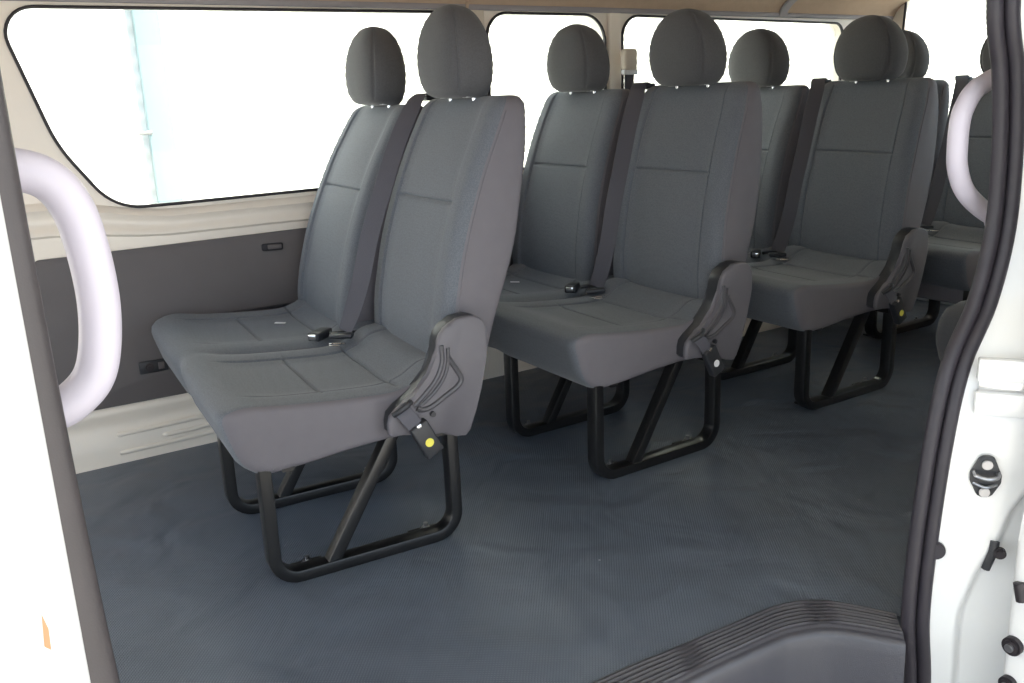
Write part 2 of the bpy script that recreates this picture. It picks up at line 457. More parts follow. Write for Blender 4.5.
def cushion_bm():
    bm = bmesh.new()
    Y1 = 0.925
    seats = [(0.0, 0.455), (0.47, 0.925)]
    seams = []
    for a, b in seats: seams += [a + 0.085, b - 0.085]
    ys = samples(0.0, Y1, 0.014, seams + [0.4625], 0.008, 0.002)
    extra = [0.001, 0.003, 0.006, 0.010, Y1 - 0.001, Y1 - 0.004, Y1 - 0.009, Y1 - 0.018, Y1 - 0.03]
    ys = sorted(set(ys + extra))
    TOP = [(-0.045, 0.3965), (-0.02, 0.4005), (0.03, 0.395), (0.096, 0.387), (0.22, 0.376), (0.30, 0.373), (0.345, 0.383), (0.39, 0.408), (0.43, 0.412)]
    xs = samples(-0.045, 0.43, 0.014, (0.165, 0.318), 0.008, 0.002)
    def top(x, y):
        z = sinterp(TOP, x) + 0.018 * y
        for a, b in seats:
            if a <= y <= b:
                ins = sstep(a + 0.055, a + 0.12, y) * (1 - sstep(b - 0.12, b - 0.055, y))
                band = sstep(-0.02, 0.08, x)
                z -= 0.009 * ins * band
                g = groove(y, a + 0.085, 0.0035) + groove(y, b - 0.085, 0.0035)
                z -= 0.0045 * g * sstep(0.0, 0.04, x)
                z -= 0.0055 * groove(x, 0.165, 0.0035) * ins
                z -= 0.006 * groove(x, 0.318, 0.004) * (sstep(a + 0.02, a + .05, y) * (1 - sstep(b - .05, b - .02, y)))
        z -= 0.016 * exp(-((y - 0.4625) / 0.022) ** 2) * sstep(-0.06, 0.10, x)
        return z
    rings = []
    for y in ys:
        dA, dB = y, Y1 - y
        ra, rb = 0.016, 0.034
        ins = 0.0
        if dA < ra: ins = ra - sqrt(max(0, ra * ra - (ra - dA) ** 2))
        if dB < rb: ins = rb - sqrt(max(0, rb * rb - (rb - dB) ** 2))
        # the front edge rounds off in plan
        fx = 0.0
        RA, RB = 0.035, 0.11
        if dA < RA: fx = (RA - sqrt(max(0, RA * RA - (RA - dA) ** 2))) * 0.7
        if dB < RB: fx = (RB - sqrt(max(0, RB * RB - (RB - dB) ** 2))) * 0.75
        fx += 0.010 * exp(-((y - 0.4625) / 0.05) ** 2)
        tz = 0.018 * y
        loop = []
        for x in (0.47, 0.38, 0.28, 0.19, 0.10, 0.03): loop.append((x, 0.252 + 0.018 * sstep(0.02, 0.28, x) + tz * 0.4))
        for k, (x, z) in enumerate([(0.006, 0.2545), (-0.008, 0.259), (-0.022, 0.270), (-0.036, 0.286), (-0.046, 0.308), (-0.054, 0.335), (-0.0615, 0.360), (-0.0645, 0.375), (-0.0625, 0.386), (-0.055, 0.3935)]):
            w = sstep(0.0, 0.10, 0.10 - x)
            loop.append((x + fx, z + tz * (0.4 + 0.06 * k)))
        for x in xs:
            w = 1 - sstep(-0.045, 0.12, x)
            loop.append((x + fx * w, top(x, y)))
        loop += [(0.455, 0.405 + tz), (0.468, 0.385 + tz), (0.472, 0.33)]
        if ins > 0:
            n = len(loop); new = []
            for i in range(n):
                p0 = loop[i - 1]; p1 = loop[(i + 1) % n]
                tx, tzz = p1[0] - p0[0], p1[1] - p0[1]; L = sqrt(tx * tx + tzz * tzz) or 1
                nx, nz = tzz / L, -tx / L       # inward for this winding
                new.append((loop[i][0] + nx * ins, loop[i][1] + nz * ins))
            loop = new
        rings.append([(x, y, z) for x, z in loop])
    n = len(rings[0])
    ntop0 = 6 + 6
    def mf(i, j):
        y = ys[i]
        if y < 0.010: return 1
        return 0 if j >= 8 and j < n - 3 else (0 if j >= 6 and j < n - 3 else 1)
    loft(bm, rings, True, True, mf, 1)
    return bm

def frame_bm(y, L=0.4417, zt=0.264):
    """closed U of rectangular tube with its diagonal brace"""
    bm = bmesh.new()
    R = 0.052; h = 0.013
    pts = [(0.0 + h, zt)]
    pts += [(0.0 + h, 0.20), (0.0 + h, 0.12)]
    for k in range(9):
        a = pi + pi / 2 * k / 8
        pts.append((h + R + R * cos(a), h + R + R * sin(a)))
    pts += [(0.15, h), (0.22, h), (0.30, h)]
    for k in range(9):
        a = -pi / 2 + pi / 2 * k / 8
        pts.append((L - h - R + R * cos(a), h + R + R * sin(a)))
    pts += [(L - h, 0.15), (L - h - 0.002, zt)]
    sweep(bm, [(x, y, z) for x, z in pts], rrect(0.038, 0.026, 0.003, 2), (0, 1, 0))
    return bm

def brace_bm(y):
    bm = bmesh.new()
    sweep(bm, [(0.135, y, 0.020), (0.215, y, 0.152), (0.295, y, 0.285)], rrect(0.032, 0.026, 0.0025, 2), (0, 1, 0))
    return bm

def foot_bm(y, x):
    bm = bmesh.new()
    box(bm, (x, y + 0.035, 0.004), (0.075, 0.052, 0.006), 0.002)
    return bm

def bolt_bm(x, y, z=0.007, r=0.010):
    bm = bmesh.new()
    cyl(bm, (x, y, z + 0.0015), r * 1.5, 0.003, seg=20)
    cyl(bm, (x, y, z + 0.007), r, 0.009, seg=6, bev=0.001)
    cyl(bm, (x, y, z + 0.015), r * 0.5, 0.010, seg=12)
    return bm

COVER = [(0.403, 0.503), (0.416, 0.513), (0.432, 0.519), (0.450, 0.5225), (0.468, 0.522), (0.483, 0.517), (0.495, 0.507), (0.502, 0.493), (0.504, 0.474),
         (0.5005, 0.445), (0.496, 0.420), (0.482, 0.36), (0.466, 0.31), (0.452, 0.268), (0.440, 0.257), (0.415, 0.262), (0.389, 0.271), (0.372, 0.283), (0.345, 0.292),
         (0.300, 0.290), (0.270, 0.290), (0.263, 0.297), (0.263, 0.318), (0.268, 0.336), (0.284, 0.350), (0.304, 0.362), (0.324, 0.372), (0.347, 0.388), (0.366, 0.408),
         (0.377, 0.43), (0.383, 0.455), (0.386, 0.48), (0.392, 0.493)]

def cover_bm():
    bm = bmesh.new()
    prism(bm, COVER, -0.042, -0.026, 0.006, 'XZ', 3)
    return bm

def cover_rim_bm():
    bm = bmesh.new()
    prism(bm, [(x * 0.985 + 0.0095, z * 0.985 + 0.006) for x, z in COVER], -0.028, 0.012, 0.004, 'XZ', 2)
    return bm

def cover_ribs_bm():
    """raised curved arm and the lower arm that frame the triangular recess"""
    bm = bmesh.new()
    y = -0.0415
    for pts, r in (([(0.392, 0.470), (0.392, 0.435), (0.378, 0.402), (0.352, 0.374), (0.322, 0.350)], 0.0062),
                   ([(0.407, 0.462), (0.405, 0.430), (0.393, 0.398), (0.368, 0.370), (0.336, 0.347)], 0.0050),
                   ([(0.407, 0.440), (0.424, 0.412), (0.434, 0.390), (0.424, 0.374), (0.395, 0.358), (0.362, 0.341), (0.340, 0.338), (0.328, 0.345)], 0.0070)):
        p = smooth_path([(a, y, b) for a, b in pts], 6)
        sweep(bm, p, circ(r, 8, r * 0.9), (0, 1, 0))
    return bm

def belt_ribbon(path, w, side, th=0.0016):
    bm = bmesh.new()
    sweep(bm, smooth_path(path, 6), rrect(w, th, th * 0.45, 1), side)
    return bm

ROW_LABELS = {}
def make_double_seat():
    t = thing('double_seat', '', 'seat')
    cu = obj('seat_cushion', cushion_bm(), [M['cloth'], M['vinyl']], t, angle=60)
    specs = [(0.235, 0.222, 0.285, 0.212), (0.705, 0.222, 0.742, 0.202)]
    for i, sp in enumerate(specs):
        b = obj('backrest', backrest_bm(*sp), [M['cloth'], M['vinyl']], t, loc=PIV, angle=60)
        for s in (-1, 1): obj('piping', piping_bm(*sp, s), M['vinyl'], b)
        hd = obj('headrest', headrest_bm(), M['cloth_head'], b, angle=70)
        hd.location = Vector((0.622, sp[2] + 0.003, 1.069)) - PIV
        hd.rotation_euler = (0, radians(5), 0)
        for s in (-1, 1):
            bm = bmesh.new()
            cyl(bm, (0, 0, -0.02), 0.006, 0.05, seg=14)
            p = obj('headrest_post', bm, M['chrome'], b); p.location = Vector((0.634, sp[2] + s * 0.062, 0.985)) - PIV
            bm = bmesh.new()
            box(bm, (-0.016, 0, 0), (0.022, 0.026, 0.0065), 0.002)
            p = obj('post_guide', bm, M['white_plastic'], b); p.location = Vector((0.634, sp[2] + s * 0.062, 0.9695)) - PIV
    for y, near in ((0.022, True), (0.404, False)):
        f = obj('leg_frame', frame_bm(y), M['frame'], t)
        obj('brace', brace_bm(y), M['frame'], f)
        for x in (0.092, 0.372):
            obj('foot_plate', foot_bm(y, x), M['frame'], f)
            obj('bolt', bolt_bm(x, y + 0.038), M['bolt'], f)
    # cross bars under the cushion
    bm = bmesh.new()
    for x in (0.06, 0.40): sweep(bm, [(x, 0.005, 0.262), (x, 0.3, 0.264), (x, 0.90, 0.268)], rrect(0.026, 0.022, 0.003, 2), (1, 0, 0))
    obj('seat_frame', bm, M['frame'], t)
    # recliner cover on the aisle side
    c = obj('recliner_cover', cover_bm(), M['plastic'], t, angle=50)
    obj('cover_rib', cover_ribs_bm(), M['plastic_mid'], c)
    obj('cover_rim', cover_rim_bm(), M['plastic_dark'], c)
    bm = bmesh.new(); cyl(bm, (0.362, -0.044, 0.325), 0.006, 0.01, 'Y', 14)
    obj('cover_screw', bm, M['plastic_dark'], c)
    # aisle-side stalk buckle hanging over the cover
    bu = bpy.data.objects.new('hanging_buckle', None)
    bm = bmesh.new()
    # box hangs tilted, mouth at the top
    rot = Matrix.Rotation(radians(-27), 3, 'Y')
    box(bm, (0.0, 0.0, 0.0), (0.042, 0.022, 0.080), 0.004, 3, rot)
    bk = obj('buckle', bm, M['plastic_dark'], t, loc=(0.334, -0.066, 0.283))
    bk['label'] = 'buckle hanging on the aisle side of the seat'
    bm = bmesh.new(); cyl(bm, (0, 0, 0), 0.0095, 0.0014, 'Y', 24)
    st = obj('sticker', bm, M['yellow'], bk, loc=(0.003, -0.0116, -0.006))
    bm = bmesh.new()
    box(bm, (0, 0, 0), (0.012, 0.0205, 0.010), 0.002, 2, rot)
    obj('buckle_slot', bm, M['chrome'], bk, loc=(-0.0165, -0.0008, 0.0325))
    bm = bmesh.new()
    sweep(bm, smooth_path([(0.288, -0.046, 0.355), (0.292, -0.056, 0.348), (0.300, -0.063, 0.335), (0.312, -0.066, 0.316)], 5), rrect(0.034, 0.003, 0.001, 1), (0.85, 0, 0.5))
    obj('buckle_strap', bm, M['belt'], bk).matrix_parent_inverse = Matrix.Translation((-0.334, 0.066, -0.283))
    bm = bmesh.new()
    sweep(bm, smooth_path([(0.272, -0.050, 0.343), (0.284, -0.060, 0.353), (0.298, -0.062, 0.361), (0.310, -0.054, 0.366)], 5), circ(0.0065, 8), (0, 1, 0))
    obj('strap_loop', bm, M['plastic_dark'], bk).matrix_parent_inverse = Matrix.Translation((-0.334, 0.066, -0.283))
    bpy.data.objects.remove(bu)
    # centre belt between the two backrests
    bp = [(0.668, 0.506, 0.955), (0.648, 0.500, 0.974), (0.618, 0.494, 0.978), (0.580, 0.468, 0.945), (0.524, 0.446, 0.860), (0.466, 0.428, 0.740),
          (0.424, 0.420, 0.640), (0.392, 0.416, 0.540), (0.362, 0.418, 0.460), (0.340, 0.422, 0.412)]
    bpath = smooth_path(bp, 6); bm = bmesh.new()
    def bside(i):
        f = sstep(0.10, 0.42, i / (len(bpath) - 1)) * (1 - 0.5 * sstep(0.8, 1.0, i / (len(bpath) - 1)))
        return Vector((0.80 * f, -1 + 0.38 * f, 0))
    sweep(bm, bpath, rrect(0.047, 0.0016, 0.0007, 1), bside)
    be = obj('seat_belt', bm, M['belt'], t)
    bm = bmesh.new(); box(bm, (0.645, 0.498, 0.968), (0.040, 0.050, 0.012), 0.004)
    obj('belt_guide', bm, M['plastic_dark'], t)
    bm = bmesh.new()
    # chrome tongue: a plate with its slot
    for cx, cy, sx, sy in ((-0.020, 0, 0.006, 0.026), (0.006, 0, 0.010, 0.042), (-0.008, 0.0115, 0.026, 0.005), (-0.008, -0.0115, 0.026, 0.005)):
        box(bm, (cx, cy, 0), (sx, sy, 0.003), 0.001, 1)
    tg = obj('tongue', bm, M['chrome'], be, loc=(0.296, 0.358, 0.400)); tg.rotation_euler = (radians(0), radians(4), radians(58))
    bm = bmesh.new(); box(bm, (0, 0, 0), (0.030, 0.058, 0.012), 0.004)
    th_ = obj('tongue_grip', bm, M['plastic_dark'], be, loc=(0.326, 0.410, 0.405)); th_.rotation_euler = (0, 0, radians(58))
    # stalk buckle lying on the seat beside it
    bm = bmesh.new(); box(bm, (0, 0, 0), (0.034, 0.066, 0.022), 0.004, 3)
    b2 = obj('buckle', bm, M['plastic_dark'], t, loc=(0.292, 0.476, 0.400)); b2.rotation_euler = (0, 0, radians(-50))
    b2['label'] = 'buckle lying on the seat between the backrests'
    bm = bmesh.new(); box(bm, (0, 0, 0), (0.022, 0.012, 0.014), 0.002)
    obj('buckle_slot', bm, M['chrome'], b2, loc=(0, -0.034, 0.001))
    bm = bmesh.new(); sweep(bm, smooth_path([(0.312, 0.462, 0.400), (0.335, 0.455, 0.400), (0.40, 0.465, 0.390)], 5), circ(0.006, 8), (0, 0, 1))
    obj('buckle_stalk', bm, M['plastic_dark'], b2).matrix_parent_inverse = (Matrix.Translation((0.292, 0.476, 0.400)) @ Matrix.Rotation(radians(-50), 4, 'Z')).inverted()
    # small white care tag on the window cushion
    bm = bmesh.new(); box(bm, (0, 0, 0), (0.030, 0.012, 0.002), 0.0006, 1)
    tgg = obj('care_tag', bm, M['white_plastic'], t, loc=(0.262, 0.745, 0.3805)); tgg.rotation_euler = (0, radians(3), radians(-30))
    return t

def recline(t, ang):
    for ch in t.children:
        if ch.name.startswith('backrest'): ch.rotation_euler = (0, radians(ang), 0)
        if ch.name.startswith('seat_belt') or ch.name.startswith('belt_guide'):
            R = Matrix.Translation(PIV) @ Matrix.Rotation(radians(ang), 4, 'Y') @ Matrix.Translation(-PIV)
            ch.location = R.to_translation(); ch.rotation_euler = (0, radians(ang), 0)

GROUP = 'double seats along the windows'
seat1 = make_double_seat()
rows = [((0, 0, 0), -0.0637, 0, 0), ((0.8485, -0.0024, 0), 0.0083, -4.2, -2.0), ((1.6593, 0.0186, 0), -0.0087, -2.0, 0.8), ((2.50, 0.0, 0), 0, 0.4, 1.0)]
labels = ['grey cloth double seat nearest the camera, in front of the second row',
          'grey cloth double seat of the second row, white dot on its hanging buckle',
          'grey cloth double seat of the third row, yellow-green dot on its buckle',
          'dark rearmost double seat in front of the back window, partly behind the white handle']
seats = []
for k, (loc, rz, rec, recw) in enumerate(rows):
    s = seat1 if k == 0 else copy_tree(seat1)
    s.location = loc; s.rotation_euler = (0, 0, rz); s['label'] = labels[k]; s['group'] = GROUP
    if rec: recline(s, rec)
    wb = sorted([c for c in s.children if c.name.startswith('backrest')], key=lambda c: c.name)[1]
    if k: wb.rotation_euler = (0, radians(recw), 0)
    if k == 0:
        wb.location.x -= 0.062; wb.rotation_euler = (0, radians(3.8), 0)
    seats.append(s)
# the second row's buckle dot is white
for ch in seats[1].children:
    for g in ch.children:
        if g.name.startswith('sticker'):
            g.data = g.data.copy(); g.data.materials[0] = M['white_plastic']
for k in (0, 2):
    for ch in seats[k].children:
        for g in ch.children:
            if g.name.startswith('sticker'): g['label'] = 'round yellow sticker'
for ch in seats[1].children:
    for g in ch.children:
        if g.name.startswith('sticker'): g['label'] = 'round white sticker'

# row four has a deep skirt under the cushion front
bm = bmesh.new()
box(bm, (0.10, 0.46, 0.245), (0.19, 0.90, 0.09), 0.015, 3)
obj('seat_skirt', bm, M['vinyl'], seats[3])

# the single seat on the near side, its cushion nose shows beside the door seal
def single_cushion_bm():
    bm = bmesh.new(); rings = []
    ys = [-0.205 + 0.41 * i / 30 for i in range(31)]
    for y in ys:
        d = 0.205 - abs(y); r = 0.045
        ins = r - sqrt(max(0, r * r - (r - d) ** 2)) if d < r else 0
        loop = [(0.47, 0.20), (0.25, 0.195), (0.06, 0.19), (0.01, 0.20), (-0.025, 0.235), (-0.045, 0.28), (-0.050, 0.33), (-0.042, 0.37), (-0.015, 0.395), (0.04, 0.402), (0.14, 0.395), (0.3, 0.385), (0.40, 0.40), (0.47, 0.40)]
        cx, cz = 0.21, 0.30
        out = []
        for x, z in loop:
            out.append((x + (ins if x < cx else -ins), y, z + (ins if z < cz else -ins)))
        rings.append(out)
    loft(bm, rings, True, True)
    return bm
ss = thing('single_seat', 'dark single seat, only its cushion nose shows left of the rear door seal', 'seat', (1.745, -0.545, 0), 0)
obj('seat_cushion', single_cushion_bm(), M['cloth_head'], ss, angle=60)
b = obj('backrest', backrest_bm(0.0, 0.205, 0.0, 0.195), [M['cloth'], M['vinyl']], ss, loc=PIV, angle=60)
hd = obj('headrest', headrest_bm(), M['cloth_head'], b, angle=70); hd.location = Vector((0.622, 0, 1.07)) - PIV
for y in (-0.18, 0.18):
    f = obj('leg_frame', frame_bm(y, zt=0.21), M['frame'], ss)
    bm = bmesh.new(); sweep(bm, [(0.135, y, 0.020), (0.19, y, 0.115), (0.245, y, 0.205)], rrect(0.032, 0.026, 0.0025, 2), (0, 1, 0))
    obj('brace', bm, M['frame'], f)

# ------------------------------------------------------------ van shell
XA, XB = -1.35, 3.30      # front and rear of the modelled cabin
YW = 0.955                # inner face of the window-side wall
# floor with the step-well cut out at the door
scuff = [(-0.36, -0.618), (0.345, -0.620), (0.514, -0.628), (0.687, -0.637), (0.78, -0.643), (0.85, -0.673), (0.896, -0.729), (0.930, -0.792)]
nose = [(-0.36, -0.706), (0.467, -0.708), (0.607, -0.711), (0.70, -0.716), (0.737, -0.724), (0.789, -0.745), (0.826, -0.784), (0.873, -0.852)]
def xyinterp(tab, n):
    p = smooth_path([(a, b, 0) for a, b in tab], 6)
    # resample by arclength
    L = [0]
    for a, b in zip(p, p[1:]): L.append(L[-1] + (b - a).length)
    out = []
    for i in range(n):
        s = L[-1] * i / (n - 1)
        for k in range(len(p) - 1):
            if s <= L[k + 1] + 1e-9:
                t = (s - L[k]) / (L[k + 1] - L[k]); out.append(p[k].lerp(p[k + 1], t)); break
    return out
SC = xyinterp(scuff, 90); NO = xyinterp(nose, 90)
bm = bmesh.new()
outline = [(XA, YW + 0.03), (XB, YW + 0.03), (XB, -0.86), (0.95, -0.86)] + [(p.x, p.y) for p in SC[::-1][1:]] + [(-0.36, -0.86), (XA, -0.86)]
vt = [bm.verts.new((x, y, 0)) for x, y in outline]
vb = [bm.verts.new((x, y, -0.03)) for x, y in outline]
bm.faces.new(vt); bm.faces.new(vb[::-1])
for i in range(len(vt)): bm.faces.new((vt[i], vb[i], vb[(i + 1) % len(vt)], vt[(i + 1) % len(vt)]))
bmesh.ops.triangulate(bm, faces=[f for f in bm.faces if len(f.verts) > 4])
fl = struct(obj('floor', bm, M['floor'], smooth=False), 'blue grey ribbed vinyl floor', 'floor')

# scuff plate: ridged band along the step edge, nosing, riser and tread
bm = bmesh.new()
K = 46
prof = []
for k in range(K + 1):
    u = k / K
    z = 0.004
    if 0.06 < u < 0.90:
        z += 0.0034 * (0.5 - 0.5 * cos(2 * pi * (u - 0.06) / 0.84 * 7)) ** 2
    if u < 0.04: z = 0.001 + 0.003 * u / 0.04
    z -= 0.004 * sstep(0.90, 1.0, u)
    prof.append((u, z))
rows_ = []
SEGX = [0.625]
for i in range(90):
    a, b = SC[i], NO[i]; row = []
    gap = abs((a.x) - 0.55) < 0.016 or abs(a.x - 0.845) < 0.014
    for u, z in prof:
        p = a.lerp(b, u)
        row.append((p.x, p.y, (0.004 if (gap and 0.06 < u < 0.9) else z)))
    rows_.append(row)
loft(bm, rows_, False, False)
sp = tag(obj('scuff_plate', bm, M['step'], None, angle=50), 'dark ridged plastic scuff plate curving along the step edge', 'scuff plate')
bm = bmesh.new()
rows_ = []
for i in range(90):
    a, b = SC[i], NO[i]; d = (b - a).normalized(); row = []
    for off, z in ((0, 0.000), (0.006, -0.0005), (0.011, -0.004), (0.014, -0.011), (0.016, -0.03), (0.020, -0.10), (0.026, -0.20), (0.034, -0.212), (0.10, -0.216)):
        p = b + d * off; row.append((p.x, p.y, z))
    rows_.append(row)
loft(bm, rows_, False, False)
# tread to the sill
v = [bm.verts.new(p) for p in ((-0.36, -0.80, -0.216), (0.86, -0.80, -0.216), (0.93, -0.98, -0.218), (-0.36, -0.98, -0.218))]
bm.faces.new(v)
struct(obj('trim_1', bm, M['step'], None, angle=50), 'dark grey plastic step well below the scuff plate', 'step')

# window-side wall with three window openings
def rounded_poly(pts, rad, k=8):
    """round each corner of polygon; rad list or value"""
    out = []; n = len(pts)
    for i in range(n):
        p = Vector((*pts[i], 0)); a = Vector((*pts[i - 1], 0)); b = Vector((*pts[(i + 1) % n], 0))
        r = rad[i] if isinstance(rad, list) else rad
        u = (a - p).normalized(); v = (b - p).normalized()
        ang = u.angle(v); t = min(r / math.tan(ang / 2), (a - p).length * 0.48, (b - p).length * 0.48)
        r2 = t * math.tan(ang / 2)
        c = p + (u + v).normalized() * (r2 / sin(ang / 2))
        p1 = p + u * t; p2 = p + v * t
        t1 = math.atan2(p1.y - c.y, p1.x - c.x); t2 = math.atan2(p2.y - c.y, p2.x - c.x)
        dt = (t2 - t1 + pi) % (2 * pi) - pi
        for j in range(k + 1):
            q = t1 + dt * j / k
            out.append((c.x + r2 * cos(q), c.y + r2 * sin(q)))
    return out
WIN = [rounded_poly([(-0.245, 1.222), (-0.150, 0.885), (-0.035, 0.712), (0.12, 0.712), (1.045, 0.720), (1.055, 1.228)], [0.07, 0.35, 0.25, 0.05, 0.05, 0.07]),
       rounded_poly([(1.165, 1.228), (1.165, 0.722), (1.655, 0.722), (1.655, 1.228)], [0.075, 0.05, 0.05, 0.09]),
       rounded_poly([(1.735, 1.228), (1.735, 0.722), (2.960, 0.722), (2.960, 1.212)], [0.075, 0.05, 0.05, 0.05])]
def wall_with_holes(outer, holes, y, thick, name, material, extra_y=None):
    """planar wall in XZ with holes, filled by triangulation then extruded in y"""
    bm = bmesh.new()
    loops = [outer] + holes
    edges = []; allv = []
    for L in loops:
        vs = [bm.verts.new((p[0], y, p[1])) for p in L]; allv.append(vs)
        for i in range(len(vs)): edges.append(bm.edges.new((vs[i], vs[(i + 1) % len(vs)])))
    bmesh.ops.triangle_fill(bm, use_beauty=True, use_dissolve=False, edges=edges)
    r = bmesh.ops.extrude_face_region(bm, geom=list(bm.faces))
    vs = [g for g in r['geom'] if isinstance(g, bmesh.types.BMVert)]
    bmesh.ops.translate(bm, vec=(0, thick, 0), verts=vs)
    return obj(name, bm, material, None, smooth=False)
wl = wall_with_holes([(XA, -0.03), (XB, -0.03), (XB, 1.34), (XA, 1.34)], WIN, YW, 0.05, 'wall_right', M['inner'])
struct(wl, 'cream painted inner side wall of the van', 'wall')
for i, W in enumerate(WIN):
    w = thing('window_%d' % (i + 1), None, None, (0, 0, 0)); w['kind'] = 'structure'; w['label'] = ['long side window with a slanted front edge', 'small side window behind the second row headrest', 'side window behind the third row headrests'][i]; w['category'] = 'window'
    bm = bmesh.new()
    sweep(bm, [(p[0], YW - 0.004, p[1]) for p in W], rrect(0.012, 0.0085, 0.003, 2), (0, 1, 0), closed=True)
    obj('window_seal', bm, M['rubber_dark'], w)
    bm = bmesh.new(); vs = [bm.verts.new((p[0], YW + 0.030, p[1])) for p in W]; f = bm.faces.new(vs)
    vs2 = [bm.verts.new((p[0], YW + 0.034, p[1])) for p in W]; bm.faces.new(vs2[::-1])
    for k in range(len(vs)): bm.faces.new((vs[k], vs2[k], vs2[(k + 1) % len(vs)], vs[(k + 1) % len(vs)]))
    obj('glass', bm, M['glass'], w, smooth=False)
# slanted pressed rail under the windows and its long highlights
bm = bmesh.new()
railp = [(0.0, 0.700), (-0.010, 0.692), (-0.016, 0.680), (-0.006, 0.668), (-0.004, 0.655), (-0.012, 0.646), (-0.014, 0.632), (0.0, 0.624)]
xs = [-0.9, -0.55, -0.3, -0.2, -0.12, -0.05, 0.02, 0.1, 0.2, 0.5, 1.0, 1.6, 2.2, 2.9, 3.28]
rows_ = []
for x in xs:
    up = 0.045 * (1 - sstep(-0.22, 0.12, x)) if x < 0.12 else 0
    rows_.append([(x, YW + 0.001 + a, b + (up if b > 0.66 else up * 0.6)) for a, b in railp])
loft(bm, rows_, False, False)
struct(obj('trim_2', bm, M['inner'], None, angle=60), 'pressed cream ledge under the side windows', 'trim')

# dark trim panel
pan = thing('side_trim_panel', 'large dark brown-grey trim panel on the cream side wall', 'panel', (0.2, YW, 0.17))
bm = bmesh.new()
pp = rounded_poly([(-0.258, 0.598), (-0.262, 0.170), (1.62, 0.150), (1.62, 0.612)], [0.022, 0.02, 0.02, 0.02], 5)
prism(bm, pp, YW - 0.010, YW + 0.004, 0.004, 'XZ', 2)
o = obj('panel_board', bm, M['panel'], pan); o.matrix_parent_inverse = Matrix.Translation((-0.2, -YW, -0.17))
bm = bmesh.new()
sl = rounded_poly([(-0.032, 0.011), (-0.032, -0.011), (0.032, -0.011), (0.032, 0.011)], 0.006, 4)
prism(bm, sl, -0.004, 0.002, 0.0015)
g1 = obj('grip_slot', bm, M['rubber_dark'], pan, loc=(0.38 - 0.2, -0.010, 0.5605 - 0.17)); g1.rotation_euler = (0, radians(2), 0)
bm = bmesh.new(); box(bm, (0.006, -0.005, 0.0), (0.042, 0.006, 0.013), 0.002)
obj('grip_insert', bm, M['panel'], g1)
bm = bmesh.new(); box(bm, (0, 0, 0), (0.078, 0.006, 0.036), 0.003)
g2 = obj('socket_plate', bm, M['plastic_dark'], pan, loc=(0.002 - 0.2, -0.012, 0.264 - 0.17))
bm = bmesh.new(); cyl(bm, (-0.012, -0.004, 0), 0.012, 0.006, 'Y', 20, bev=0.001)
cyl(bm, (-0.012, -0.008, 0), 0.006, 0.004, 'Y', 16)
obj('socket', bm, M['rubber_dark'], g2)
bm = bmesh.new(); box(bm, (0.020, -0.004, 0), (0.016, 0.004, 0.020), 0.001)
obj('socket_lid', bm, M['panel'], g2)
# rear trim panel
bm = bmesh.new(); prism(bm, rounded_poly([(1.66, 0.61), (1.66, 0.26), (3.26, 0.26), (3.26, 0.61)], 0.02, 4), YW - 0.010, YW + 0.004, 0.004, 'XZ', 2)
tag(obj('rear_trim_panel', bm, M['panel']), 'dark trim panel behind the third row seat, below the rear side window', 'panel')

# lower pressed sill
bm = bmesh.new()
rows_ = []
for x in [XA, -0.6, -0.3, 0.0, 0.3, 0.6, 1.0, 1.5, 1.9]:
    rows_.append([(x, YW + a, b) for a, b in ((0.0, 0.168), (-0.006, 0.160), (-0.008, 0.140), (-0.002, 0.128), (-0.002, 0.100), (-0.008, 0.090), (-0.010, 0.03), (-0.014, -0.001))])
loft(bm, rows_, False, False)
for (x0, x1, z) in ((-0.12, 0.30, 0.085), (0.0, 0.34, 0.055), (-0.12, 0.30, 0.03)):
    sweep(bm, smooth_path([(x0, YW - 0.006, z), (x0 + 0.04, YW - 0.011, z), (x1 - 0.04, YW - 0.011, z + 0.004), (x1, YW - 0.006, z + 0.004)], 4), circ(0.005, 8, 0.007), (0, 1, 0))
struct(obj('baseboard_right', bm, M['inner'], None, angle=60), 'cream painted pressed sill between floor and dark panel', 'trim')
# wheel arch box
bm = bmesh.new()
rows_ = []
for x, h in ((1.72, 0.0), (1.76, 0.10), (1.84, 0.18), (1.98, 0.225), (2.3, 0.235), (2.9, 0.235), (3.1, 0.21), (3.29, 0.20)):
    yy = 0.757
    rows_.append([(x, yy, -0.002), (x, yy, h * 0.85), (x, yy + 0.006, h * 0.96), (x, yy + 0.022, h), (x, YW + 0.01, h + 0.004)])
loft(bm, rows_, False, False)
struct(obj('trim_3', bm, M['inner'], None, angle=60), 'cream painted rear wheel arch box on the floor', 'trim')

# ceiling: cove with a rail, headliner and cross trims
bm = bmesh.new()
half = [(YW + 0.03, 1.238), (YW - 0.012, 1.240), (YW - 0.016, 1.248), (YW - 0.022, 1.262), (YW - 0.045, 1.285), (YW - 0.10, 1.315), (YW - 0.22, 1.345), (0.5, 1.365), (0.25, 1.378), (0.05, 1.382)]
other = [(0.1 - y, z) for y, z in half[::-1]]
other = [(y, z) for y, z in other]
prof = half + [(-0.15, 1.378), (-0.40, 1.365), (-0.62, 1.345), (-0.76, 1.315), (-0.83, 1.275), (-0.85, 1.25)]
rows_ = [[(x, y, z) for y, z in prof] for x in (XA, 0, 1, 2, 3, XB)]
rows2 = [[(x, y + (0.02 if i == 0 else (-0.03 if i == len(prof) - 1 else 0)), z + 0.04) for i, (y, z) in enumerate(prof)] for x in (XA, 0, 1, 2, 3, XB)]
vs = loft(bm, rows_, False, False)
vs2 = loft(bm, rows2, False, False)
ring1 = [r[0] for r in vs] + [v for v in vs[-1][1:]] + [r[-1] for r in vs[::-1][1:]] + [v for v in vs[0][::-1][1:-1]]
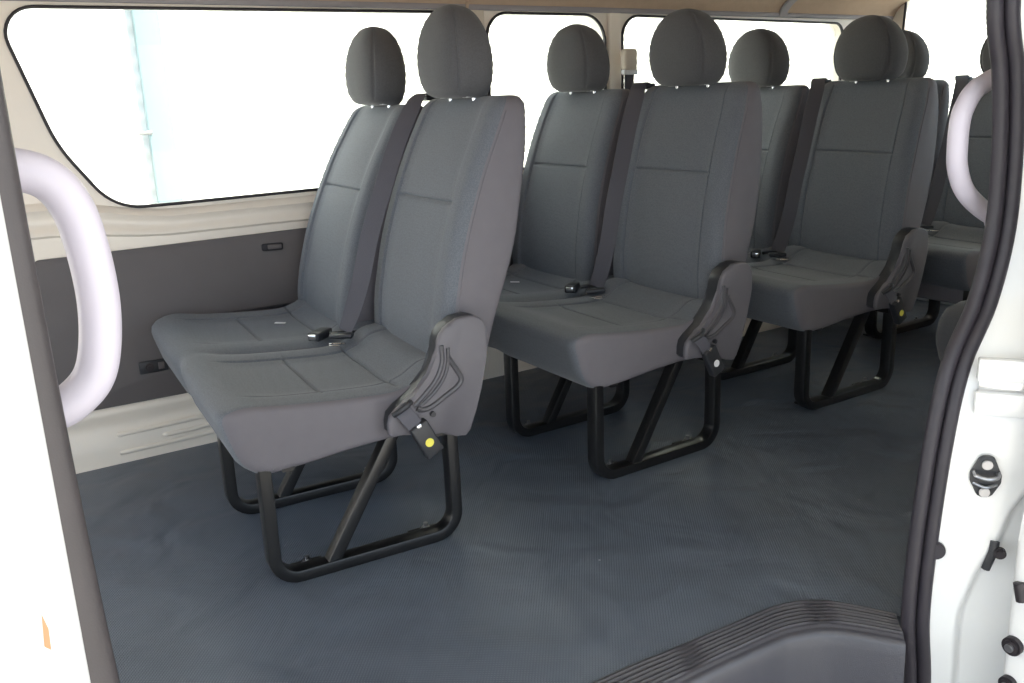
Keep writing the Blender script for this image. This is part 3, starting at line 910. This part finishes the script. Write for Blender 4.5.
ring2 = [r[0] for r in vs2] + [v for v in vs2[-1][1:]] + [r[-1] for r in vs2[::-1][1:]] + [v for v in vs2[0][::-1][1:-1]]
for i in range(len(ring1)):
    bm.faces.new((ring1[i], ring1[(i + 1) % len(ring1)], ring2[(i + 1) % len(ring1)], ring2[i]))
struct(obj('ceiling', bm, M['headliner'], None, angle=60), 'beige curved headliner', 'ceiling')
bm = bmesh.new()
sweep(bm, [(XA + 0.02, YW - 0.014, 1.243), (0, YW - 0.014, 1.243), (1.6, YW - 0.014, 1.243), (XB - 0.02, YW - 0.014, 1.236)], rrect(0.014, 0.018, 0.005, 2), (0, 1, 0))
struct(obj('trim_4', bm, M['roofrail']), 'grey roof rail strip along the top of the side windows', 'trim')
for n, xx, wd in ((5, 1.085, 0.010), (6, 2.56, 0.045)):
    bm = bmesh.new()
    pts = [(xx, y - 0.004, z - 0.006) for y, z in prof[1:-1]]
    sweep(bm, smooth_path(pts, 4), rrect(wd, 0.010, 0.004, 2), (1, 0, 0))
    struct(obj('trim_%d' % n, bm, M['roofrail'] if n == 6 else M['headliner']), ['narrow seam strip across the headliner', 'grey cross trim over the headliner behind the third row'][n - 5], 'trim')

# window pillars covers and belt anchors
for n, (x0, x1) in ((7, (1.062, 1.158)), (8, (1.662, 1.728))):
    bm = bmesh.new()
    box(bm, ((x0 + x1) / 2, YW - 0.006, 0.975), (x1 - x0 - 0.012, 0.022, 0.53), 0.006, 3)
    struct(obj('trim_%d' % n, bm, M['beige'] if n == 7 else M['inner'], None), 'cream pillar trim between two side windows', 'trim')
def belt_anchor(x, label):
    t = thing('shoulder_belt', label, 'seat belt', (x, YW - 0.02, 1.03))
    bm = bmesh.new(); box(bm, (0, -0.022, 0.045), (0.060, 0.030, 0.075), 0.010, 3)
    obj('anchor_cover', bm, M['beige'], t)
    bm = bmesh.new(); box(bm, (0, -0.024, 0.002), (0.066, 0.020, 0.018), 0.005, 3)
    obj('belt_loop', bm, M['white_plastic'], t)
    bm = bmesh.new(); sweep(bm, smooth_path([(0, -0.022, 0.0), (0, -0.02, -0.1), (0, -0.012, -0.2), (0.0, -0.004, -0.33), (0, -0.001, -0.40)], 4), rrect(0.046, 0.002, 0.0008, 1), (1, 0, 0))
    obj('webbing', bm, M['belt'], t)
belt_anchor(1.735, 'dark shoulder belt hanging from a beige anchor between the second and third windows')
belt_anchor(1.112, 'dark shoulder belt on the pillar right behind the front aisle headrest')

# rear wall with the tailgate window
bm = bmesh.new()
def wall_yz(outer, holes, x, thick, name, m):
    bm = bmesh.new(); edges = []
    for L in [outer] + holes:
        vs = [bm.verts.new((x, p[0], p[1])) for p in L]
        for i in range(len(vs)): edges.append(bm.edges.new((vs[i], vs[(i + 1) % len(vs)])))
    bmesh.ops.triangle_fill(bm, use_beauty=True, use_dissolve=False, edges=edges)
    r = bmesh.ops.extrude_face_region(bm, geom=list(bm.faces))
    bmesh.ops.translate(bm, vec=(thick, 0, 0), verts=[g for g in r['geom'] if isinstance(g, bmesh.types.BMVert)])
    return obj(name, bm, m, None, smooth=False)
RW = rounded_poly([(0.885, 1.36), (0.905, 0.66), (-0.80, 0.66), (-0.78, 1.36)], [0.03, 0.06, 0.06, 0.06])
struct(wall_yz([(YW + 0.05, -0.03), (YW + 0.05, 1.42), (-0.88, 1.42), (-0.88, -0.03)], [RW], XB, 0.05, 'wall_rear', M['inner']), 'cream painted tailgate inner frame', 'wall')
w = thing('window_4', None, None); w['kind'] = 'structure'; w['label'] = 'large tailgate window behind the rearmost seat'; w['category'] = 'window'
bm = bmesh.new(); sweep(bm, [(XB - 0.003, p[0], p[1]) for p in RW], rrect(0.010, 0.010, 0.003, 2), (1, 0, 0), closed=True)
obj('window_seal', bm, M['rubber_dark'], w)
bm = bmesh.new(); vs = [bm.verts.new((XB + 0.03, p[0], p[1])) for p in RW]; bm.faces.new(vs)
vs2 = [bm.verts.new((XB + 0.034, p[0], p[1])) for p in RW]; bm.faces.new(vs2[::-1])
for k in range(len(vs)): bm.faces.new((vs[k], vs2[k], vs2[(k + 1) % len(vs)], vs[(k + 1) % len(vs)]))
obj('glass', bm, M['glass'], w, smooth=False)
bm = bmesh.new(); box(bm, (XB - 0.03, 0.03, 0.012), (0.05, 1.55, 0.022), 0.005)
struct(obj('trim_9', bm, M['body']), 'bright metal sill strip at the rear of the floor', 'trim')

# near side: front pillar and outer skin left of the opening
XL = -0.405
bm = bmesh.new()
prism(bm, rounded_poly([(XA, -0.885), (XL - 0.006, -0.885), (XL - 0.002, -0.80), (XL - 0.02, -0.74), (XA, -0.74)], [0.002, 0.012, 0.01, 0.012, 0.002], 4), -0.40, 1.29, 0, 'XY')
struct(obj('wall_left', bm, M['body'], None, angle=30), 'white painted body panel left of the door opening', 'wall')
# right side skin behind the opening (interior faces) with window-less trim
SIN = [(0.951, 1.30), (0.951, 1.08), (0.981, 0.993), (1.002, 0.885), (1.013, 0.747), (0.989, 0.632), (0.925, 0.54), (0.891, 0.396), (0.868, 0.18), (0.873, 0.038), (0.894, -0.101), (0.90, -0.30)]
SOUT = [(1.029, 1.30), (1.029, 1.082), (1.066, 0.961), (1.088, 0.847), (1.090, 0.696), (1.048, 0.561), (0.990, 0.455), (0.963, 0.341), (0.948, 0.171), (0.940, 0.014), (0.967, -0.132), (0.975, -0.30)]
SC_ = [((a[0] + b[0]) / 2, (a[1] + b[1]) / 2) for a, b in zip(SIN, SOUT)]
SCp = smooth_path([(a, -0.85, b) for a, b in SC_], 6)
def seal_center(z):
    for a, b in zip(SCp, SCp[1:]):
        if a.z >= z >= b.z: return a.x + (b.x - a.x) * (a.z - z) / max(1e-6, a.z - b.z)
    return SCp[0].x if z > SCp[0].z else SCp[-1].x
# cabin-side skin of the near wall from the seal to the rear, with a window hole
bm = bmesh.new()
outer = [(p.x + 0.030, p.z) for p in SCp if p.z < 1.29 and p.z > -0.03]
outer = [(outer[0][0], 1.29)] + outer + [(outer[-1][0], -0.03), (XB + 0.05, -0.03), (XB + 0.05, 1.29)]
NW = rounded_poly([(1.35, 1.22), (1.35, 0.74), (3.0, 0.74), (3.0, 1.22)], 0.07)
nw = wall_with_holes(outer, [NW], -0.815, -0.035, 'wall_left_rear', M['inner'])
struct(nw, 'near side wall of the van behind the door opening', 'wall')
w = thing('window_5', None, None); w['kind'] = 'structure'; w['label'] = 'near side rear window behind the door pillar'; w['category'] = 'window'
bm = bmesh.new(); vs = [bm.verts.new((p[0], -0.835, p[1])) for p in NW]; bm.faces.new(vs)
vs2 = [bm.verts.new((p[0], -0.839, p[1])) for p in NW]; bm.faces.new(vs2[::-1])
for k in range(len(vs)): bm.faces.new((vs[k], vs2[k], vs2[(k + 1) % len(vs)], vs[(k + 1) % len(vs)]))
obj('glass', bm, M['glass'], w, smooth=False)

# door seals
D1 = Vector((0.60, -0.80, 0)).normalized()
sr = thing('door_seal', 'black double-lipped rubber seal curving down the rear edge of the door opening', 'door seal', (0.93, -0.85, -0.2))
inv = Matrix.Translation((-0.93, 0.85, 0.2))
for name, off, r, d in (('seal_lip', -0.0125, 0.0125, 0.0), ('seal_lip', 0.0120, 0.0120, -0.004)):
    bm = bmesh.new()
    sweep(bm, [p + D1 * off + Vector((-0.8, -0.6, 0)) * d for p in SCp], circ(r, 14), tuple(D1))
    obj(name, bm, M['rubber'], sr).matrix_parent_inverse = inv
bm = bmesh.new()
sweep(bm, [p + D1 * 0.0 + Vector((0.8, 0.6, 0)) * 0.012 for p in SCp], rrect(0.044, 0.020, 0.005, 2), tuple(D1))
obj('seal_base', bm, M['rubber_dark'], sr).matrix_parent_inverse = inv
sl_ = thing('door_seal', 'grey rubber seal straight down the front edge of the door opening at the left', 'door seal', (-0.405, -0.86, -0.2))
inv = Matrix.Translation((0.405, 0.86, 0.2))
pl = [(-0.411, -0.862, 1.28), (-0.411, -0.862, 1.0), (-0.411, -0.862, 0.85), (-0.408, -0.862, 0.62), (-0.402, -0.862, 0.42), (-0.392, -0.862, 0.2), (-0.38, -0.862, -0.05), (-0.375, -0.862, -0.3)]
pl = smooth_path(pl, 4)
bm = bmesh.new(); sweep(bm, [p + Vector((-0.007, 0, 0)) for p in pl], [(0.0235 * cos(2 * pi * k / 16), 0.015 * sin(2 * pi * k / 16)) for k in range(16)], (1, 0, 0))
obj('seal_tube', bm, M['rubber_grey'], sl_).matrix_parent_inverse = inv
bm = bmesh.new(); sweep(bm, [p + Vector((0.002, 0.022, 0)) for p in pl], rrect(0.026, 0.024, 0.004, 2), (1, 0, 0))
obj('seal_flange', bm, M['rubber_dark'], sl_).matrix_parent_inverse = inv

# rear door jamb: sheet-metal surface going outward from the seal
def jamb_pt(t, z):
    cx = seal_center(z) + 0.014
    # smooth the s-bend of the seal out over the width of the jamb
    base = cx * (1 - sstep(0.0, 0.16, t)) + 0.925 * sstep(0.0, 0.16, t) if z < 0.6 else cx
    if z >= 0.6:
        k = sstep(0.6, 0.9, z)
        base = cx
    p = Vector((cx, -0.862, z)) + D1 * t
    # lower pressed recess with an S-shaped edge
    tl = interp([(-0.35, 0.035), (-0.1, 0.042), (0.05, 0.052), (0.13, 0.072), (0.19, 0.098), (0.25, 0.110), (0.30, 0.135), (0.36, 0.17), (0.5, 0.2)], z)
    rec = sstep(tl - 0.006, tl + 0.012, t) * (1 - sstep(0.30, 0.42, z))
    return p + Vector((0.8, 0.6, 0)) * (0.022 * rec)
bm = bmesh.new()
rows_ = []
zz = [-0.35 + (1.29 + 0.35) * i / 150 for i in range(151)]
tt = [-0.004] + [0.15 * i / 60 for i in range(61)]
for z in zz:
    row = [jamb_pt(t, z) for t in tt]
    e = row[-1]
    row += [e + Vector((0.004, -0.004, 0)), e + Vector((0.03, -0.006, 0)), e + Vector((0.6, -0.006, 0))]
    rows_.append(row)
loft(bm, rows_, False, False)
struct(obj('trim_10', bm, M['body'], None, angle=50), 'white painted door jamb right of the seal', 'trim')
NJ = Vector((-0.8, -0.6, 0))
def on_jamb(t, z, d=0.0): return jamb_pt(t, z) + NJ * d
ROTJ = math.atan2(-0.8, 0.6)       # local x runs outward along the jamb
def jthing(name, label, cat, t, z, d=0.0):
    return thing(name, label, cat, tuple(on_jamb(t, z, d)), ROTJ)
# local frame: x outward, y away from the viewer, z up
g = jthing('hinge_cover', 'white two-step bracket with a slot on the door jamb', 'bracket', 0.040, 0.470, 0.006)
for z, h in ((0.0285, 0.040), (-0.030, 0.040)):
    bm = bmesh.new(); box(bm, (0.035, -0.010, z), (0.115, 0.018, h), 0.003, 2)
    obj('cover_plate', bm, M['body'], g)
bm = bmesh.new(); box(bm, (0.037, -0.001, 0.0), (0.110, 0.012, 0.022), 0.002)
obj('roller_rail', bm, M['chrome'], g)
g = jthing('door_striker', 'black oval door striker with two silver bolts below the white bracket', 'striker', 0.062, 0.312, 0.002)
bm = bmesh.new()
prism(bm, rounded_poly([(-0.010, 0.038), (-0.024, 0.006), (-0.024, -0.008), (-0.010, -0.036), (0.010, -0.036), (0.024, -0.008), (0.024, 0.006), (0.010, 0.038)], 0.009, 4), -0.006, 0.002, 0.002, 'XZ')
obj('striker_plate', bm, M['plastic_dark'], g)
bm = bmesh.new(); sweep(bm, smooth_path([(-0.018, -0.004, 0.010), (-0.016, -0.018, 0.006), (0.0, -0.024, 0.004), (0.016, -0.018, 0.006), (0.018, -0.004, 0.010)], 5), circ(0.0035, 8), (0, 0, 1))
sweep(bm, smooth_path([(-0.018, -0.004, -0.012), (0.0, -0.012, -0.016), (0.018, -0.004, -0.012)], 5), circ(0.003, 8), (0, 0, 1))
obj('striker_bar', bm, M['bolt'], g)
for z in (0.024, -0.026):
    bm = bmesh.new(); cyl(bm, (0, -0.009, z), 0.0085, 0.006, 'Y', 24, bev=0.0015)
    obj('bolt', bm, M['bolt'], g)
g = tag(None or obj('rubber_plug', (lambda b: (cyl(b, (0, 0, 0), 0.017, 0.010, 'Y', 28, bev=0.003), b)[1])(bmesh.new()), M['rubber']), 'dark round rubber plug half hidden behind the door seal', 'plug')
g.location = on_jamb(0.002, 0.168, 0.004); g.rotation_euler = (0, 0, ROTJ)
g = jthing('door_stop', 'black knobbed door stop on the jamb edge', 'door stop', 0.090, 0.167, 0.004)
bm = bmesh.new(); sweep(bm, smooth_path([(0.004, -0.006, 0.030), (0.002, -0.008, 0.010), (-0.006, -0.006, -0.024)], 5), circ(0.0075, 10, 0.006), (1, 0, 0))
obj('stop_arm', bm, M['plastic_dark'], g)
bm = bmesh.new(); cyl(bm, (0.012, -0.012, 0.012), 0.010, 0.014, 'Y', 20, bev=0.003)
obj('stop_knob', bm, M['rubber_dark'], g)

# the slid-back door: its leading edge shows at the lower right
sd = thing('sliding_door', 'white sliding door pushed back, its edge at the lower right corner', 'door', (0.91, -1.01, -0.2))
bm = bmesh.new()
prism(bm, [(0.02, -0.02), (0.02, 0.44), (0.04, 0.60), (0.07, 1.0), (0.07, 1.48), (1.25, 1.48), (1.25, -0.02)], -0.042, 0.012, 0.010, 'XZ', 3)
obj('door_panel', bm, M['body'], sd)
def dz(z): return z + 0.2
for z, r in ((0.053, 0.016), (-0.020, 0.014)):
    bm = bmesh.new(); cyl(bm, (0.016, -0.002, dz(z)), r, 0.02, 'X', 28, bev=0.004)
    o = obj('rubber_bumper', bm, M['rubber_dark'], sd)
    bm = bmesh.new(); cyl(bm, (0.004, -0.002, dz(z)), r * 0.45, 0.006, 'X', 18, bev=0.001)
    obj('bumper_screw', bm, M['bolt'], o)
bm = bmesh.new(); sweep(bm, [(0.014, 0.000, dz(0.170)), (0.014, -0.008, dz(0.140))], circ(0.009, 10), (1, 0, 0))
obj('locating_pin', bm, M['rubber_dark'], sd)

# grab handles
def grab(name, label, pts, r1, r2, side, base):
    t = thing(name, label, 'grab handle', base)
    bm = bmesh.new(); p = smooth_path(pts, 8)
    sweep(bm, p, [(r1 * cos(2 * pi * k / 20), r2 * sin(2 * pi * k / 20)) for k in range(20)], side)
    o = obj('grip', bm, M['handle'], t); o.matrix_parent_inverse = Matrix.Translation(tuple(-c for c in base))
    for q in (pts[0], pts[-1]):
        bm = bmesh.new(); cyl(bm, q, 0.027, 0.016, 'X', 24, bev=0.003)
        o = obj('end_mount', bm, M['handle'], t); o.matrix_parent_inverse = Matrix.Translation(tuple(-c for c in base))
    return t
grab('grab_handle', 'large white-grey grab handle on the front door pillar at the far left', [(-0.425, -0.78, 0.922), (-0.394, -0.78, 0.922), (-0.367, -0.78, 0.911), (-0.351, -0.78, 0.885), (-0.344, -0.78, 0.846), (-0.342, -0.78, 0.799), (-0.347, -0.78, 0.757), (-0.357, -0.78, 0.728), (-0.376, -0.78, 0.710), (-0.394, -0.78, 0.703), (-0.425, -0.78, 0.702)], 0.019, 0.0185, (0, 1, 0), (-0.42, -0.78, 0.70))
grab('grab_handle', 'white grab handle in front of the rearmost seat at the right door pillar', [(1.155, -0.785, 0.975), (1.102, -0.78, 0.964), (1.051, -0.78, 0.945), (1.024, -0.78, 0.915), (1.017, -0.78, 0.890), (1.017, -0.78, 0.855), (1.023, -0.78, 0.820), (1.050, -0.78, 0.780), (1.105, -0.78, 0.744), (1.165, -0.785, 0.715)], 0.0165, 0.0165, (0, 1, 0), (1.15, -0.78, 0.72))

# small flat orange mark on the body panel at the left
bm = bmesh.new(); prism(bm, [(-0.4410, 0.532), (-0.4365, 0.527), (-0.4355, 0.547), (-0.4385, 0.562)], -0.8862, -0.8848, 0, 'XZ')
tag(obj('sticker', bm, M['orange'], None, smooth=False), 'small orange sticker low on the white panel at the left edge', 'sticker')

# ------------------------------------------------------------ outdoors
bm = bmesh.new(); box(bm, (1, 0, -0.52), (60, 60, 0.1))
struct(obj('ground', bm, M['asphalt'], None, smooth=False), 'pale concrete yard around the van', 'ground')
bm = bmesh.new(); box(bm, (-5.72, 3.45, 1.8), (12.6, 0.12, 4.6))
struct(obj('wall_outside', bm, M['cladding'], None, smooth=False), 'white ribbed building wall seen through the front side window', 'wall')
# roller door: horizontal slats modelled in the profile
bm = bmesh.new()
rows_ = []
for i in range(0, 461):
    z = -0.46 + i * 0.01
    rows_.append([(0.70, 3.38 + 0.006 * sin(i * pi / 2.5), z), (12.0, 3.38 + 0.006 * sin(i * pi / 2.5), z)])
loft(bm, rows_, False, False)
box(bm, (6.37, 3.47, 1.8), (11.3, 0.10, 4.56))
tag(obj('roller_door', bm, M['shutter']), 'cream ribbed roller door outside, right of the pale blue post', 'roller door')
g = thing('steel_post', 'pale blue steel post outside between white wall and roller door', 'post', (0.633, 3.352, -0.47))
bm = bmesh.new(); box(bm, (0, 0, 2.2), (0.125, 0.05, 4.4), 0.008)
obj('post_face', bm, M['postpaint'], g)
bm = bmesh.new(); box(bm, (-0.085, -0.03, 1.32), (0.07, 0.03, 0.02), 0.004)
obj('latch', bm, M['bolt'], g)

# added out-of-view roof on four posts, keeps sun off the near side
cp = struct(thing('sun_blocker', 'added unseen roof on four posts, blocking sun on the near side', 'sun_blocker', (0.5, -2.6, -0.47)))
bm = bmesh.new(); box(bm, (0, 0, 3.30), (11.0, 4.0, 0.08), 0.01)
obj('sun_blocker_roof', bm, M['shutter'], cp)
for px in (-5.3, 5.3):
    for py in (-1.9, 1.9):
        bm = bmesh.new(); box(bm, (px, py, 1.63), (0.10, 0.10, 3.26), 0.008)
        obj('sun_blocker_post', bm, M['postpaint'], cp)
# ------------------------------------------------------------ light
world = bpy.data.worlds.new('sky'); scene.world = world; world.use_nodes = True
bg = world.node_tree.nodes['Background']
bg.inputs[0].default_value = (0.73, 0.86, 1.0, 1); bg.inputs[1].default_value = 1.0
sun = bpy.data.lights.new('sun', 'SUN'); sun.energy = 9.0; sun.angle = radians(2); sun.color = (1.0, 0.93, 0.82)
so = bpy.data.objects.new('sun', sun); C.objects.link(so)
d = Vector((-0.35, 0.70, -0.90)).normalized()
so.rotation_euler = d.to_track_quat('-Z', 'Y').to_euler()

# ------------------------------------------------------------ camera
cd = bpy.data.cameras.new('camera'); cd.sensor_width = 36.0; cd.lens = 897.16 / 1024 * 36; cd.clip_start = 0.05
co = bpy.data.objects.new('camera', cd); C.objects.link(co)
yaw, pit, rol = 0.5696, -0.2674, -0.0383
fw = Vector((sin(yaw) * cos(pit), cos(yaw) * cos(pit), sin(pit)))
r0 = Vector((cos(yaw), -sin(yaw), 0)); u0 = r0.cross(fw)
rr = r0 * cos(rol) + u0 * sin(rol); uu = -r0 * sin(rol) + u0 * cos(rol)
mw = Matrix((rr, uu, -fw)).transposed().to_4x4(); mw.translation = Vector((-0.46, -1.6667, 0.9668))
co.matrix_world = mw
scene.camera = co
vs = scene.view_settings
vs.view_transform = 'Standard'; vs.look = 'None'; vs.gamma = 1.0; vs.use_curve_mapping = False; vs.exposure = 1.36
